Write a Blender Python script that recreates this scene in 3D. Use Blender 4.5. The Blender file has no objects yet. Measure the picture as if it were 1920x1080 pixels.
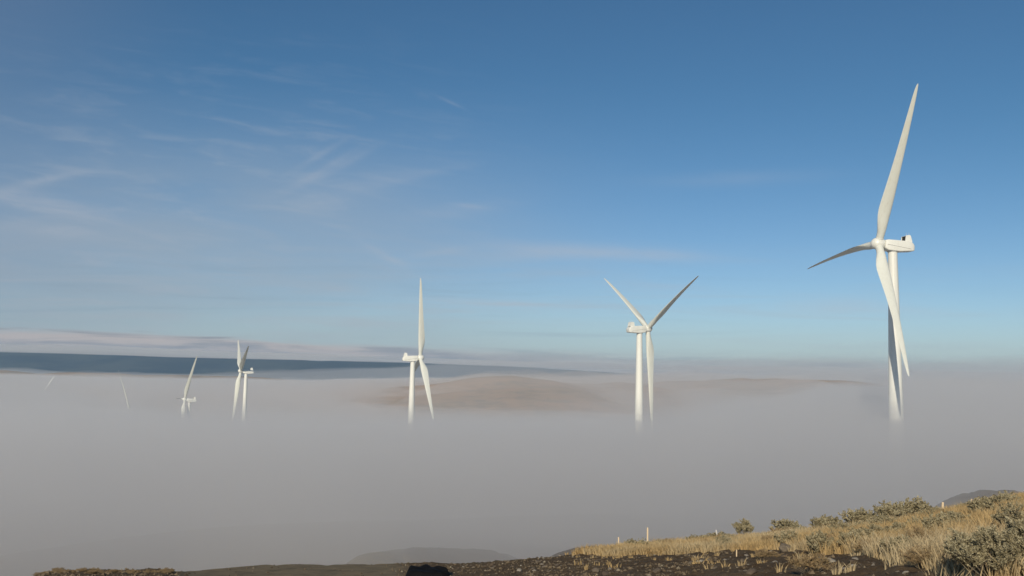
import bpy, math, random
import numpy as np
from mathutils import Matrix, Vector

random.seed(7)
rng = np.random.default_rng(11)
sc = bpy.context.scene
R = math.radians

# ------------------------------------------------------------------ camera
# the eye is the origin of the place: heights are metres above or below it
F_PX, PITCH, ROLL = 1750.0, R(5.42), R(1.0)
_F = Vector((0, math.cos(PITCH), math.sin(PITCH)))
_U = Vector((0, -math.sin(PITCH), math.cos(PITCH)))
_R = Vector((1, 0, 0))
cR = _R * math.cos(ROLL) + _U * math.sin(ROLL)
cU = _U * math.cos(ROLL) - _R * math.sin(ROLL)
cam_data = bpy.data.cameras.new('camera')
cam = bpy.data.objects.new('camera', cam_data)
sc.collection.objects.link(cam)
cam.matrix_world = Matrix(((cR.x, cU.x, -_F.x, 0), (cR.y, cU.y, -_F.y, 0), (cR.z, cU.z, -_F.z, 0), (0, 0, 0, 1)))
cam_data.sensor_width = 36
cam_data.lens = 36 * F_PX / 1920
cam_data.clip_start = 0.1
cam_data.clip_end = 200000
sc.camera = cam

# ------------------------------------------------------------------ light
SUN_AZ, SUN_EL = R(17.5), R(24)          # behind the camera, a little to its left
to_sun = Vector((-math.sin(SUN_AZ) * math.cos(SUN_EL), -math.cos(SUN_AZ) * math.cos(SUN_EL), math.sin(SUN_EL)))
sd = bpy.data.lights.new('sun', 'SUN')
sd.energy = 3.75
sd.angle = R(0.5)
sd.color = (1.0, 0.89, 0.70)
sun = bpy.data.objects.new('sun', sd)
sc.collection.objects.link(sun)
sun.rotation_euler = to_sun.to_track_quat('Z', 'Y').to_euler()

sc.view_settings.view_transform = 'Standard'
sc.view_settings.look = 'None'
sc.view_settings.exposure = 0.0
sc.view_settings.gamma = 1.0
sc.view_settings.use_curve_mapping = False
sc.render.engine = 'CYCLES'
sc.cycles.use_denoising = True
sc.cycles.max_bounces = 8
sc.cycles.volume_bounces = 3
sc.cycles.transparent_max_bounces = 32

# ------------------------------------------------------------------ node helpers
class G:
    """tiny expression builder over shader math nodes"""
    def __init__(self, nt): self.nt = nt
    def n(self, kind, **kw):
        nd = self.nt.nodes.new(kind)
        for k, v in kw.items(): setattr(nd, k, v)
        return nd
    def put(self, sock, v):
        if isinstance(v, bpy.types.NodeSocket): self.nt.links.new(v, sock)
        else: sock.default_value = v
    def m(self, op, a, b=0.0, c=0.0, clamp=False):
        nd = self.n('ShaderNodeMath', operation=op, use_clamp=clamp)
        self.put(nd.inputs[0], a); self.put(nd.inputs[1], b); self.put(nd.inputs[2], c)
        return nd.outputs[0]
    def add(self, a, b): return self.m('ADD', a, b)
    def sub(self, a, b): return self.m('SUBTRACT', a, b)
    def mul(self, a, b): return self.m('MULTIPLY', a, b)
    def clamp(self, a): return self.m('MAXIMUM', self.m('MINIMUM', a, 1.0), 0.0)
    def ramp(self, v, x0, x1, y0=0.0, y1=1.0):
        nd = self.n('ShaderNodeMapRange', interpolation_type='SMOOTHSTEP')
        self.put(nd.inputs[0], v)
        for i, q in zip((1, 2, 3, 4), (x0, x1, y0, y1)): self.put(nd.inputs[i], q)
        return nd.outputs[0]
    def vec(self, x, y, z=0.0):
        nd = self.n('ShaderNodeCombineXYZ')
        for i, q in enumerate((x, y, z)): self.put(nd.inputs[i], q)
        return nd.outputs[0]
    def noise(self, v, scale=1.0, detail=4.0, rough=0.55, dist=0.0):
        nd = self.n('ShaderNodeTexNoise')
        self.put(nd.inputs['Vector'], v)
        nd.inputs['Scale'].default_value = scale
        nd.inputs['Detail'].default_value = detail
        nd.inputs['Roughness'].default_value = rough
        nd.inputs['Distortion'].default_value = dist
        return nd.outputs[0]
    def mix(self, f, a, b):
        nd = self.n('ShaderNodeMix', data_type='RGBA')
        self.put(nd.inputs[0], f); self.put(nd.inputs[6], a); self.put(nd.inputs[7], b)
        return nd.outputs[2]

def C4(c, k=1.0): return (c[0] * k, c[1] * k, c[2] * k, 1.0)

# ------------------------------------------------------------------ world: Nishita sky with thin high cloud
world = bpy.data.worlds.new('World')
sc.world = world
world.use_nodes = True
wn = world.node_tree
wn.nodes.clear()
g = G(wn)
sky = g.n('ShaderNodeTexSky', sky_type='NISHITA')
sky.sun_disc = False
sky.sun_elevation = SUN_EL
sky.sun_rotation = math.atan2(to_sun.x, to_sun.y)
sky.altitude = 600
sky.air_density = 1.0
sky.dust_density = 0.3
sky.ozone_density = 1.6
SKY_STRENGTH = 0.085
tc = g.n('ShaderNodeTexCoord')
sep = g.n('ShaderNodeSeparateXYZ')
wn.links.new(tc.outputs['Generated'], sep.inputs[0])
dx, dy, dz = sep.outputs
yy = g.m('MAXIMUM', g.m('ABSOLUTE', dy), 0.12)
u = g.m('DIVIDE', dx, yy)                 # bearing
e = g.m('DIVIDE', dz, yy)                 # elevation
def blob(u0, e0, ang, lu, le):
    """soft streak in the sky centred on a bearing and elevation"""
    ca, sa = math.cos(ang), math.sin(ang)
    du, de = g.sub(u, u0), g.sub(e, e0)
    a = g.mul(g.add(g.mul(du, ca), g.mul(de, sa)), 1 / lu)
    b = g.mul(g.sub(g.mul(de, ca), g.mul(du, sa)), 1 / le)
    return g.m('EXPONENT', g.mul(g.add(g.mul(a, a), g.mul(b, b)), -1.0))
def S(px, py):
    """bearing and elevation from a spot of the frame (x right, y down, 1920 wide)"""
    a, b = px - 960, py - 540
    c, s = math.cos(ROLL), math.sin(ROLL)
    uu, vv = c * a + s * b, -s * a + c * b
    d = _R * uu - _U * vv + _F * F_PX
    return d.x / d.y, d.z / d.y
tint = g.mix(g.ramp(e, 0.0, 0.34), (0.64, 0.77, 0.96, 1), (0.40, 0.67, 0.82, 1))
mulc = g.n('ShaderNodeMix', data_type='RGBA', blend_type='MULTIPLY')
mulc.inputs[0].default_value = 1.0
g.put(mulc.inputs[6], sky.outputs[0]); g.put(mulc.inputs[7], tint)
col = mulc.outputs[2]
def over(col, fac, c):
    return g.mix(g.clamp(fac), col, C4(c, 1 / SKY_STRENGTH))
n_soft = g.noise(g.vec(g.mul(u, 2.2), g.mul(e, 9.0), 1.3), 1.0, 5, 0.55, 0.4)
n_fine = g.noise(g.vec(g.add(g.mul(u, 9.0), g.mul(e, -14.0)), g.add(g.mul(e, 60.0), g.mul(u, 10.0)), 4.0), 1.0, 5, 0.6, 0.5)
n_low = g.noise(g.vec(g.mul(u, 7.0), g.mul(e, 110.0), 8.0), 1.0, 6, 0.6, 0.8)
# broad veil of cirrus, thick low on the left, gone high on the right
left = g.ramp(u, 0.22, -0.36)
veil = g.mul(g.mul(left, g.ramp(e, 0.34, 0.10)), g.ramp(n_soft, 0.28, 0.66, 0.38, 1.0))
col = over(col, g.mul(veil, 0.76), (0.33, 0.385, 0.445))
fa = g.mul(g.mul(g.ramp(u, 0.10, -0.30), g.ramp(e, 0.43, 0.16)), g.ramp(n_fine, 0.45, 0.85))
col = over(col, g.mul(fa, 0.40), (0.40, 0.45, 0.52))
col = over(col, g.mul(g.ramp(u, -0.30, -0.62), 0.22), (0.22, 0.26, 0.36))
n_str = g.noise(g.vec(g.mul(u, 3.2), g.mul(e, 58.0), 2.7), 1.0, 6, 0.62, 0.6)
low = g.mul(g.ramp(e, 0.022, 0.045), g.ramp(e, 0.165, 0.07))
col = over(col, g.mul(g.mul(low, g.ramp(n_str, .46, .72)), g.ramp(u, .55, -.1, .16, .34)), (0.42, 0.43, 0.47))
col = over(col, g.mul(g.mul(low, g.ramp(n_str, .50, .28)), g.ramp(u, .40, -.1, .04, .34)), (0.23, 0.31, 0.40))
# separate streaks
for px, py, ang, lu, le, k in (
        (95, 335, 12, .035, .0040, .36), (40, 352, 20, .05, .007, .20), (60, 372, -8, .09, .012, .22),
        (130, 398, -10, .09, .009, .20), (50, 430, -4, .10, .010, .30),
        (600, 290, 32, .030, .0038, .22), (625, 306, 33, .034, .0038, .20), (660, 300, 32, .030, .0045, .20),
        (580, 335, 28, .05, .006, .18), (690, 345, 18, .07, .012, .16), (780, 330, 14, .05, .005, .16),
        (880, 386, -6, .018, .0024, .40), (860, 395, 8, .06, .008, .18), (720, 478, -28, .03, .004, .28), (815, 474, 10, .04, .004, .26),
        (1090, 472, -1, .11, .0085, .52), (960, 484, 4, .06, .007, .22), (1230, 480, -2, .06, .006, .26),
        (930, 568, -2, .09, .004, .42), (1230, 540, -2, .06, .008, .14), (1570, 575, 1, .055, .009, .46), (1700, 582, 0, .05, .004, .20),
        (1380, 335, 3, .09, .008, .16), (845, 192, -25, .016, .0016, .16), (1560, 684, 0, .04, .0020, .0)):
    uu, ee = S(px, py)
    b = blob(uu, ee, R(ang), lu, le)
    col = over(col, g.mul(g.mul(b, g.ramp(n_fine, 0.25, 0.7, 0.45, 1.0)), k * .8), (0.47, 0.49, 0.54))
# pale air low down, warmer cloud deck on the left of the horizon
col = over(col, g.mul(g.ramp(e, 0.085, 0.0), 0.50), (0.36, 0.43, 0.48))
edge = g.add(e, g.mul(g.sub(n_low, 0.5), 0.018))
deck_top = g.ramp(u, -0.55, 0.30, 0.040, 0.016)
deck = g.mul(g.ramp(g.m('DIVIDE', g.sub(edge, deck_top), g.ramp(u, -0.25, 0.2, 1.0, 4.5)), 0.004, -0.003), g.ramp(u, 0.62, 0.0, 0.45, 1.0))
deck_col = g.mix(g.ramp(n_low, 0.36, 0.60), C4((0.285, 0.29, 0.325), 1 / SKY_STRENGTH), C4((0.50, 0.44, 0.425), 1 / SKY_STRENGTH))
col = g.mix(g.clamp(g.mul(deck, 0.92)), col, deck_col)
uu, ee = S(1565, 684)
col = over(col, g.mul(blob(uu, ee, 0, .038, .0022), 0.7), (0.22, 0.27, 0.33))
uu, ee = S(1430, 700)
col = over(col, g.mul(blob(uu, ee, 0, .06, .0025), 0.5), (0.20, 0.26, 0.33))
bg = g.n('ShaderNodeBackground')
bg.inputs['Strength'].default_value = SKY_STRENGTH
wn.links.new(col, bg.inputs['Color'])
wo = g.n('ShaderNodeOutputWorld')
wn.links.new(bg.outputs[0], wo.inputs['Surface'])

# ------------------------------------------------------------------ object helpers
def tag(o, label=None, cat=None, group=None, kind=None):
    if label: o['label'] = label
    if cat: o['category'] = cat
    if group: o['group'] = group
    if kind: o['kind'] = kind
    return o
def link(name, me, parent=None, mat=None):
    o = bpy.data.objects.new(name, me)
    sc.collection.objects.link(o)
    if mat is not None and me is not None and not me.materials: me.materials.append(mat)
    if parent is not None: o.parent = parent
    return o
def empty(name, loc=(0, 0, 0), rz=0.0):
    o = bpy.data.objects.new(name, None)
    sc.collection.objects.link(o)
    o.location = loc
    o.rotation_euler = (0, 0, rz)
    return o
def mesh_np(name, V, F, smooth=False):
    """V: (n,3); F: (m,k) with one k"""
    V = np.asarray(V, np.float32); F = np.asarray(F, np.int32)
    me = bpy.data.meshes.new(name)
    me.vertices.add(len(V)); me.vertices.foreach_set('co', V.ravel())
    m, k = F.shape
    me.loops.add(m * k); me.loops.foreach_set('vertex_index', F.ravel())
    me.polygons.add(m)
    me.polygons.foreach_set('loop_start', np.arange(0, m * k, k, dtype=np.int32))
    me.polygons.foreach_set('loop_total', np.full(m, k, np.int32))
    me.update(calc_edges=True)
    me.polygons.foreach_set('use_smooth', np.full(m, smooth))
    return me
def attr(me, name, vals):
    a = me.attributes.new(name, 'FLOAT', 'POINT')
    a.data.foreach_set('value', np.asarray(vals, np.float32).ravel())

class MB:
    """mesh buffer for mixed polygons"""
    def __init__(self): self.v = []; self.f = []
    def loft(self, rings, cap=True, close=True):
        b = len(self.v); n = len(rings[0])
        for r_ in rings: self.v += [tuple(p) for p in r_]
        for i in range(len(rings) - 1):
            for j in range(n if close else n - 1):
                k = (j + 1) % n
                self.f.append((b + i * n + j, b + i * n + k, b + (i + 1) * n + k, b + (i + 1) * n + j))
        if cap:
            self.f.append(tuple(b + j for j in range(n))[::-1])
            self.f.append(tuple(b + (len(rings) - 1) * n + j for j in range(n)))
        return self
    def box(self, x0, x1, y0, y1, z0, z1):
        self.loft([[(x0, y0, z), (x1, y0, z), (x1, y1, z), (x0, y1, z)] for z in (z0, z1)])
        return self
    def build(self, name, mat, parent=None, smooth=None, bevel=0.0):
        me = bpy.data.meshes.new(name)
        me.from_pydata(self.v, [], self.f); me.validate(); me.update()
        import bmesh
        bm = bmesh.new(); bm.from_mesh(me)
        bmesh.ops.recalc_face_normals(bm, faces=bm.faces)
        if bevel:
            bmesh.ops.bevel(bm, geom=list(bm.edges), offset=bevel, segments=2, affect='EDGES', profile=0.6, clamp_overlap=True)
        bm.to_mesh(me); bm.free()
        if smooth is not None:
            me.shade_smooth()
            me.set_sharp_from_angle(angle=R(smooth))
        return link(name, me, parent, mat)

def vnoise(x, y, seed=0):
    """smooth value noise in [-1,1]"""
    xi = np.floor(x).astype(np.int64); yi = np.floor(y).astype(np.int64)
    fx, fy = x - xi, y - yi
    fx = fx * fx * (3 - 2 * fx); fy = fy * fy * (3 - 2 * fy)
    def h(a, b):
        q = (a * 374761393 + b * 668265263 + seed * 974634777) & 0x7fffffff
        q = ((q ^ (q >> 13)) * 1274126177) & 0x7fffffff
        return ((q ^ (q >> 16)) & 0xffff) / 32767.5 - 1
    return (h(xi, yi) * (1 - fx) + h(xi + 1, yi) * fx) * (1 - fy) + (h(xi, yi + 1) * (1 - fx) + h(xi + 1, yi + 1) * fx) * fy
def fbm(x, y, o=4, seed=0):
    t = 0; a = 1.0; s = 0
    for i in range(o):
        t = t + a * vnoise(x * 2 ** i + 17.3 * i, y * 2 ** i - 9.1 * i, seed + i); s += a; a *= .5
    return t / s
def sst(x, a, b):
    t = np.clip((x - a) / (b - a), 0, 1)
    return t * t * (3 - 2 * t)

# ------------------------------------------------------------------ materials
def material(name):
    m = bpy.data.materials.new(name); m.use_nodes = True
    m.node_tree.nodes.clear()
    g = G(m.node_tree)
    out = g.n('ShaderNodeOutputMaterial')
    return m, g, out
def pbsdf(g, out, col, rough=0.8, spec=0.3, bump=None, bstr=0.5, bdist=0.02, metal=0.0):
    p = g.n('ShaderNodeBsdfPrincipled')
    g.put(p.inputs['Base Color'], col); g.put(p.inputs['Roughness'], rough)
    p.inputs['Specular IOR Level'].default_value = spec
    p.inputs['Metallic'].default_value = metal
    if bump is not None:
        b = g.n('ShaderNodeBump'); b.inputs['Strength'].default_value = bstr; b.inputs['Distance'].default_value = bdist
        g.put(b.inputs['Height'], bump); g.put(p.inputs['Normal'], b.outputs[0])
    g.put(out.inputs['Surface'], p.outputs[0])
    return p
def coord(g, kind='Object'):
    return g.n('ShaderNodeTexCoord').outputs[kind]
def attrib(g, name):
    a = g.n('ShaderNodeAttribute'); a.attribute_name = name
    return a.outputs['Fac']

def white_paint(name, c=(0.76, 0.765, 0.72), rough=0.30):
    m, g, out = material(name)
    co = coord(g)
    sx = g.n('ShaderNodeSeparateXYZ'); g.put(sx.inputs[0], co)
    grime = g.noise(g.vec(g.mul(sx.outputs[0], 1.5), g.mul(sx.outputs[1], 1.5), g.mul(sx.outputs[2], 0.12)), 1.0, 5, 0.6)
    colr = g.mix(g.ramp(grime, 0.45, 0.8), C4(c), C4((c[0] * .90, c[1] * .885, c[2] * .86)))
    pbsdf(g, out, colr, g.ramp(grime, 0.3, 0.8, rough, rough + .12), 0.5)
    return m
M_WHITE = white_paint('turbine paint')
M_BLADE = white_paint('blade gelcoat', (0.70, 0.715, 0.66), 0.42)
m, g, out = material('dark grille'); pbsdf(g, out, (0.05, 0.048, 0.045, 1), 0.7); M_GRILLE = m
m, g, out = material('dark joint'); pbsdf(g, out, (0.16, 0.15, 0.14, 1), 0.8); M_SEAM = m  # plain dark tone of the nacelle joint strips
m, g, out = material('flange steel'); pbsdf(g, out, (0.62, 0.61, 0.58, 1), 0.5); M_FLANGE = m

# ------------------------------------------------------------------ ground shape
# columns by bearing (x of the frame): crest line, distance of the crest, distance of the near ground
_px = np.array([-700, 0, 60, 80, 160, 300, 335, 400, 500, 640, 780, 860, 950, 1050, 1150, 1240, 1320, 1400, 1500, 1600, 1700, 1800, 1860, 1920, 2300.])
_cy = np.array([1190, 1100, 1084, 1073, 1070, 1070, 1073, 1067, 1058, 1058, 1056, 1057, 1052, 1044, 1034, 1025, 1019, 1012, 1004, 993, 979, 959, 947, 936, 880.])
_yc = np.array([30, 31, 32, 32, 33, 35, 38, 42, 46, 48, 48, 46, 46, 47, 50, 53, 54, 52, 50, 48, 47, 47, 46, 45, 42.])
_yb = np.array([22, 24, 25, 25, 26, 28, 30, 33, 35, 36, 35, 33, 29, 26, 23, 21, 19, 17.5, 16, 14.5, 13, 12, 11.3, 10.8, 9.])
_us = []; _sc = []; _sb = []
for a_, c_ in zip(_px, _cy):
    q = S(float(a_), float(c_)); _us.append(q[0]); _sc.append(-q[1])
    q2 = S(float(a_), 1082.0); _sb.append(-q2[1])
_us = np.array(_us); _sc = np.array(_sc); _sb = np.array(_sb)
_sb = np.maximum(_sb, _sc + .004)

TURB = [  # X, Y, hub height, yaw, azimuth of the first blade, tilt, prebend, pitch
    (108.8, 264.9, 39.3, 185.1, 27.0, 4.8, 1.7, -4),
    (56.4, 410.5, 21.8, 22.8, 55.6, 5.0, 0.4, 0),
    (-54.5, 521.0, 9.2, 13.5, -16.8, 4.7, 0.5, 0),
    (-212.4, 753.3, 0.4, 202.5, 305.0, 4.6, 1.0, 0),
    (-289.8, 850.4, -26.2, 209.0, 28.9, 6.7, -0.5, 0),
    (-377.7, 924.7, -41.1, 6.1, -25.4, 7.5, -2.0, 122),
    (-588.4, 1167.5, -49.8, 147.6, -28.7, 5.9, 0.0, 0),
]
HUB_H = 80.0
_bx = np.array([t[0] for t in TURB] + [-25, 40, 150, -200, 320, -900, -300, 300, 0, -50, 20, 90, 60, 30, -60, -150.])
_by = np.array([t[1] for t in TURB] + [160, 140, 160, 250, 300, 900, 2400, 2400, 900, -300, -50, -100, 0, 200, 330, -100.])
_bz = np.array([t[2] - HUB_H for t in TURB] + [-30, -25, -20, -70, -50, -140, -130, -120, -90, -8, -3, 3, 4, -34, -62, -12.])

def ground_z(X, Y):
    X = np.asarray(X, float); Y = np.asarray(Y, float)
    r = np.hypot(X, Y) + 1e-6
    Yp = np.maximum(Y, 0.02)
    uq = np.clip(X / np.maximum(Y, 0.35 * r), -1.2, 1.1)
    yc = np.interp(uq, _us, _yc); yb = np.interp(uq, _us, _yb)
    zc = -np.interp(uq, _us, _sc) * yc
    zb = -np.interp(uq, _us, _sb) * yb
    Ye = np.maximum(Y, 0.35 * r)
    z = np.where(Ye < yb, -1.65 + (zb + 1.65) * Ye / yb, zb + (zc - zb) * (Ye - yb) / (yc - yb))
    over_ = np.maximum(Ye - yc, 0)
    zd = zc - 0.30 * over_ - 0.02 * np.minimum(over_, 3) ** 2
    z = np.where(Ye > yc, zd, z)
    # shoulders of the same hill farther out, half lost in the fog
    def bump(xc, ycn, zt, sx, sy):
        return zt - ((X - xc) / sx) ** 2 - ((Y - ycn) / sy) ** 2
    far = np.full_like(z, -400.)
    wob = fbm(X / 2.6, Y / 3.4, 4, 55)
    for (px, py, ycn, sx, sy) in ((705, 1043, 108, 3.2, 8), (790, 1039, 114, 6.0, 10), (855, 1042, 116, 7.2, 10), (1125, 1034, 88, 4.0, 8),
                                  (1846, 930, 106, 1.5, 7), (1874, 922, 108, 2.0, 7), (1915, 924, 108, 2.6, 7)):
        q = S(float(px), float(py)); xc, zt = q[0] * ycn, q[1] * ycn
        far = np.maximum(far, zt + .45 * wob - (np.abs(X - xc) / sx) ** 2.4 - ((Y - ycn) / sy) ** 2)
    # land the towers stand on
    w = 0; s = 0
    for a, b, c in zip(_bx, _by, _bz):
        k = 1.0 / (((X - a) ** 2 + (Y - b) ** 2) / 1000 + .02) ** 1.6
        w = w + k; s = s + k * c
    base = s / w
    t = sst(Ye, 62, 150)
    z = z * (1 - t) + base * t
    z = np.where(Y > 50, np.maximum(z, far), z)
    z = np.where(Y < 0, z * sst(Y, -60, 0) + base * (1 - sst(Y, -60, 0)), z)
    # far land: rolling, at the valley floor
    t = sst(r, 1500, 3500)
    z = z * (1 - t) + (-140 + 30 * fbm(X / 2500, Y / 2500, 3, 5)) * t
    return z

def soil_y(uq):
    """distance at which the dug soil ends and the grass begins"""
    px = np.array([-700, 0, 300, 400, 860, 1050, 1150, 1250, 1330, 1400, 1480, 1560, 1620, 1680, 1740, 1800, 2300.])
    py = np.array([1000, 1000, 1000, 900, 1000, 1041, 1044, 1041, 1037, 1032, 1034, 1042, 1048, 1057, 1072, 1090, 1200.])
    us = []; ys = []
    for a, b in zip(px, py):
        q = S(float(a), float(b)); us.append(q[0])
        yb = np.interp(q[0], _us, _yb); yc = np.interp(q[0], _us, _yc); sb = np.interp(q[0], _us, _sb); scc = np.interp(q[0], _us, _sc)
        zb, zc = -sb * yb, -scc * yc
        k = (zc - zb) / (yc - yb); s_ = -q[1]
        if s_ < scc: ys.append(yc + 6)
        elif s_ > sb: ys.append(yb * .8)
        else: ys.append((zb - k * yb) / (-s_ - k))
    return np.interp(uq, us, ys)
def soil_mask(X, Y):
    uq = X / np.maximum(Y, .5)
    lim = soil_y(uq) + 1.9 * fbm(X / 1.7, Y / 1.7, 4, 21) 
    m_ = sst(lim - Y, -.35, .5)
    m_ = np.where(Y < 1, 0.3, m_)
    # scraped strip at the crest on the right, and a smaller one
    for a, b, d0, d1 in ((1752, 1835, -3.4, 1.0), (1268, 1302, -1.6, 1.0)):
        ua, ub = S(a, 950)[0], S(b, 950)[0]
        yc = np.interp(uq, _us, _yc)
        m_ = np.maximum(m_, sst(uq, ua, ua + .006) * (1 - sst(uq, ub - .006, ub)) * sst(Y - yc, d0, d0 + .6) * (1 - sst(Y - yc, d1, d1 + 1)))
    m_ = np.maximum(m_, sst(Y, 58, 66))
    return m_
def road_mask(X, Y):
    uq = X / np.maximum(Y, .5)
    a = S(345, 1070)[0]; b = S(755, 1070)[0]
    w = .01 * fbm(X / 3, Y / 3, 2, 31)
    return sst(uq + w, a - .012, a + .012) * (1 - sst(uq + w, b - .014, b + .014)) * sst(Y, 20, 24)
HOLE = (S(803, 1070)[0] * 34.0, 34.0)
def ground_full(X, Y):
    z = ground_z(X, Y)
    sm = soil_mask(X, Y); rm = road_mask(X, Y)
    near = 1 - sst(np.hypot(X, Y), 90, 160)
    rough = sm * (1 - rm)
    z = z + near * (.05 * fbm(X / 1.3, Y / 1.3, 3, 2) * (1 - .6 * rm) + rough * (.07 * fbm(X / .45, Y / .45, 3, 3) + .05 * np.abs(fbm(X / .2, Y / .2, 2, 4))))
    # wheel ruts
    z = z - near * rm * .05 * np.exp(-((np.mod(X - .1 * Y, 2.1) - 1) / .25) ** 2)
    # ditch in front of the culvert mouth
    hx, hy = HOLE
    dd = sst(1.15 - np.abs(X - hx), 0, .35) * sst(Y, hy - 3.4, hy - 1.2) * (1 - sst(Y, hy - .05, hy + .12))
    # spoil heaped over the pipe and low bank on its right
    z = z + .10 * np.exp(-((X - hx) / 1.6) ** 2 - ((Y - hy - .9) / .7) ** 2)
    return z

# ground sheet, polar around the eye out to the horizon
th = np.concatenate([np.linspace(-180, -42, 56)[:-1], np.linspace(-42, -29, 60)[:-1], np.linspace(-29, 31, 860)[:-1], np.linspace(31, 42, 50)[:-1], np.linspace(42, 180, 56)[:-1]])
rr = np.concatenate([[0.05, .5, 1, 2, 3, 4, 5, 6, 7, 8], np.arange(9, 20, .14), np.arange(20, 58, .16), np.geomspace(58, 130, 80), np.geomspace(132, 1500, 110), np.geomspace(1550, 60000, 60)])
TH, RR = np.meshgrid(np.radians(th), rr)
GX, GY = RR * np.sin(TH), RR * np.cos(TH)
GZ = ground_full(GX, GY)
nt_, nr_ = len(th), len(rr)
I = np.arange(nr_ * nt_).reshape(nr_, nt_)
J = np.roll(I, -1, axis=1)
Fg = np.stack([I[:-1].ravel(), J[:-1].ravel(), J[1:].ravel(), I[1:].ravel()], 1)[:, ::-1]
me = mesh_np('ground', np.stack([GX.ravel(), GY.ravel(), GZ.ravel()], 1), Fg, True)
attr(me, 'soil', soil_mask(GX, GY)); attr(me, 'road', road_mask(GX, GY))
m, g, out = material('ground earth')
co = coord(g)
soil, road = attrib(g, 'soil'), attrib(g, 'road')
n1 = g.noise(co, 0.9, 8, 0.65); n2 = g.noise(co, 7.0, 6, 0.7); n3 = g.noise(co, 30.0, 4, 0.6)
dry = g.mix(g.ramp(n1, .35, .65), C4((.30, .215, .115)), C4((.20, .15, .085)))
dry = g.mix(g.ramp(n2, .4, .7), dry, C4((.36, .27, .15)))
drt = g.mix(g.ramp(n1, .35, .7), C4((.092, .058, .031)), C4((.140, .096, .054)))
drt = g.mix(g.ramp(n2, .45, .72), drt, C4((.16, .12, .075)))
drt = g.mix(g.ramp(n3, .58, .72), drt, C4((.21, .185, .14)))
rd = g.mix(g.ramp(n1, .35, .65), C4((.30, .225, .13)), C4((.21, .16, .095)))
rd = g.mix(g.ramp(n3, .55, .75), rd, C4((.20, .17, .12)))
c = g.mix(soil, dry, drt)
c = g.mix(road, c, rd)
pbsdf(g, out, c, 0.95, 0.1, g.add(n2, g.mul(n3, .4)), 0.7, 0.06)
ground = link('ground', me, mat=m)
tag(ground, kind='structure')

# ------------------------------------------------------------------ hills beyond
def ridge(name, rows, depth_back, mat, seed, amp, floor=-200):
    """a hill range: rows of (px, height above the eye) on a line of given distances"""
    px = np.array([a for a, b, d in rows], float); hh = np.array([b for a, b, d in rows], float); dd = np.array([d for a, b, d in rows], float)
    us = np.array([S(a, 705)[0] for a in px])
    n = 420
    uu = np.linspace(us[0], us[-1], n)
    H = np.interp(uu, us, hh); D = np.interp(uu, us, dd)
    m_ = 46
    V = []
    tt = np.linspace(-1, 1, m_)
    for t in tt:
        Y = D + t * depth_back
        X = uu * D
        prof = np.cos(t * math.pi / 2) ** 1.5 if t < 0 else np.cos(t * math.pi / 2)
        z = floor + (H - floor) * prof + amp * fbm(X / (depth_back * .35) + seed, Y / (depth_back * .35), 5, seed) * (0.28 + .72 * min(1, abs(t) * 2.2)) * prof
        V.append(np.stack([X, Y, z], 1))
    V = np.concatenate(V)
    I = np.arange(m_ * n).reshape(m_, n)
    F = np.stack([I[:-1, :-1].ravel(), I[:-1, 1:].ravel(), I[1:, 1:].ravel(), I[1:, :-1].ravel()], 1)
    o = link(name, mesh_np(name, V, F, True), mat=mat)
    return tag(o, kind='structure')
m, g, out = material('dry hillside')
co = coord(g)
n1 = g.noise(co, .009, 9, .68, 1.2); n2 = g.noise(co, .045, 6, .65)
pbsdf(g, out, g.mix(g.ramp(n1, .42, .60), g.mix(g.ramp(n2, .42, .60), C4((.38, .27, .165)), C4((.20, .16, .115))), C4((.46, .30, .19))), .95, .05)
M_HILL = m
m, g, out = material('far mountain')
co = coord(g)
n1 = g.noise(co, .0007, 8, .65)
pbsdf(g, out, g.mix(g.ramp(n1, .38, .62), C4((.016, .040, .075)), C4((.055, .075, .095))), .95, .05)
M_MTN = m
ridge('hills', [(480, -60, 1900), (620, -42, 1850), (720, -26, 1800), (800, -17, 1800), (880, -6, 1780), (960, 2, 1780), (1030, -2, 1800), (1090, -12, 1850), (1130, -15, 1900), (1190, -9, 1850), (1240, -16, 1900), (1300, -4, 1850), (1360, 0, 1850), (1450, 8, 1850), (1520, 6, 1850), (1600, 0, 1900), (1680, -14, 1950), (1800, -60, 2000)], 900, M_HILL, 3, 26, -62)
ridge('hills', [(-500, -75, 9500), (-120, -30, 9500), (0, -32, 9500), (60, -60, 9500), (90, -52, 9500), (135, -34, 9500), (190, -36, 9500), (230, -52, 9500), (300, -44, 9500), (360, -46, 9500), (430, -48, 9500), (520, -70, 9500), (640, -100, 9500)], 1500, M_HILL, 5, 30, -140)
ridge('mountains', [(-900, 330, 21000), (-300, 350, 21000), (-100, 372, 21000), (0, 378, 21000), (70, 362, 21000), (150, 374, 21000), (240, 350, 21000), (330, 356, 21000), (420, 318, 21000), (500, 326, 21000), (600, 288, 21000), (700, 296, 21000), (800, 250, 21000), (880, 258, 21000), (960, 205, 21000), (1050, 180, 21000), (1130, 130, 21000), (1250, 95, 21000), (1400, 40, 21000), (1600, 10, 21000)], 5000, M_MTN, 9, 150, -300)

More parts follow.
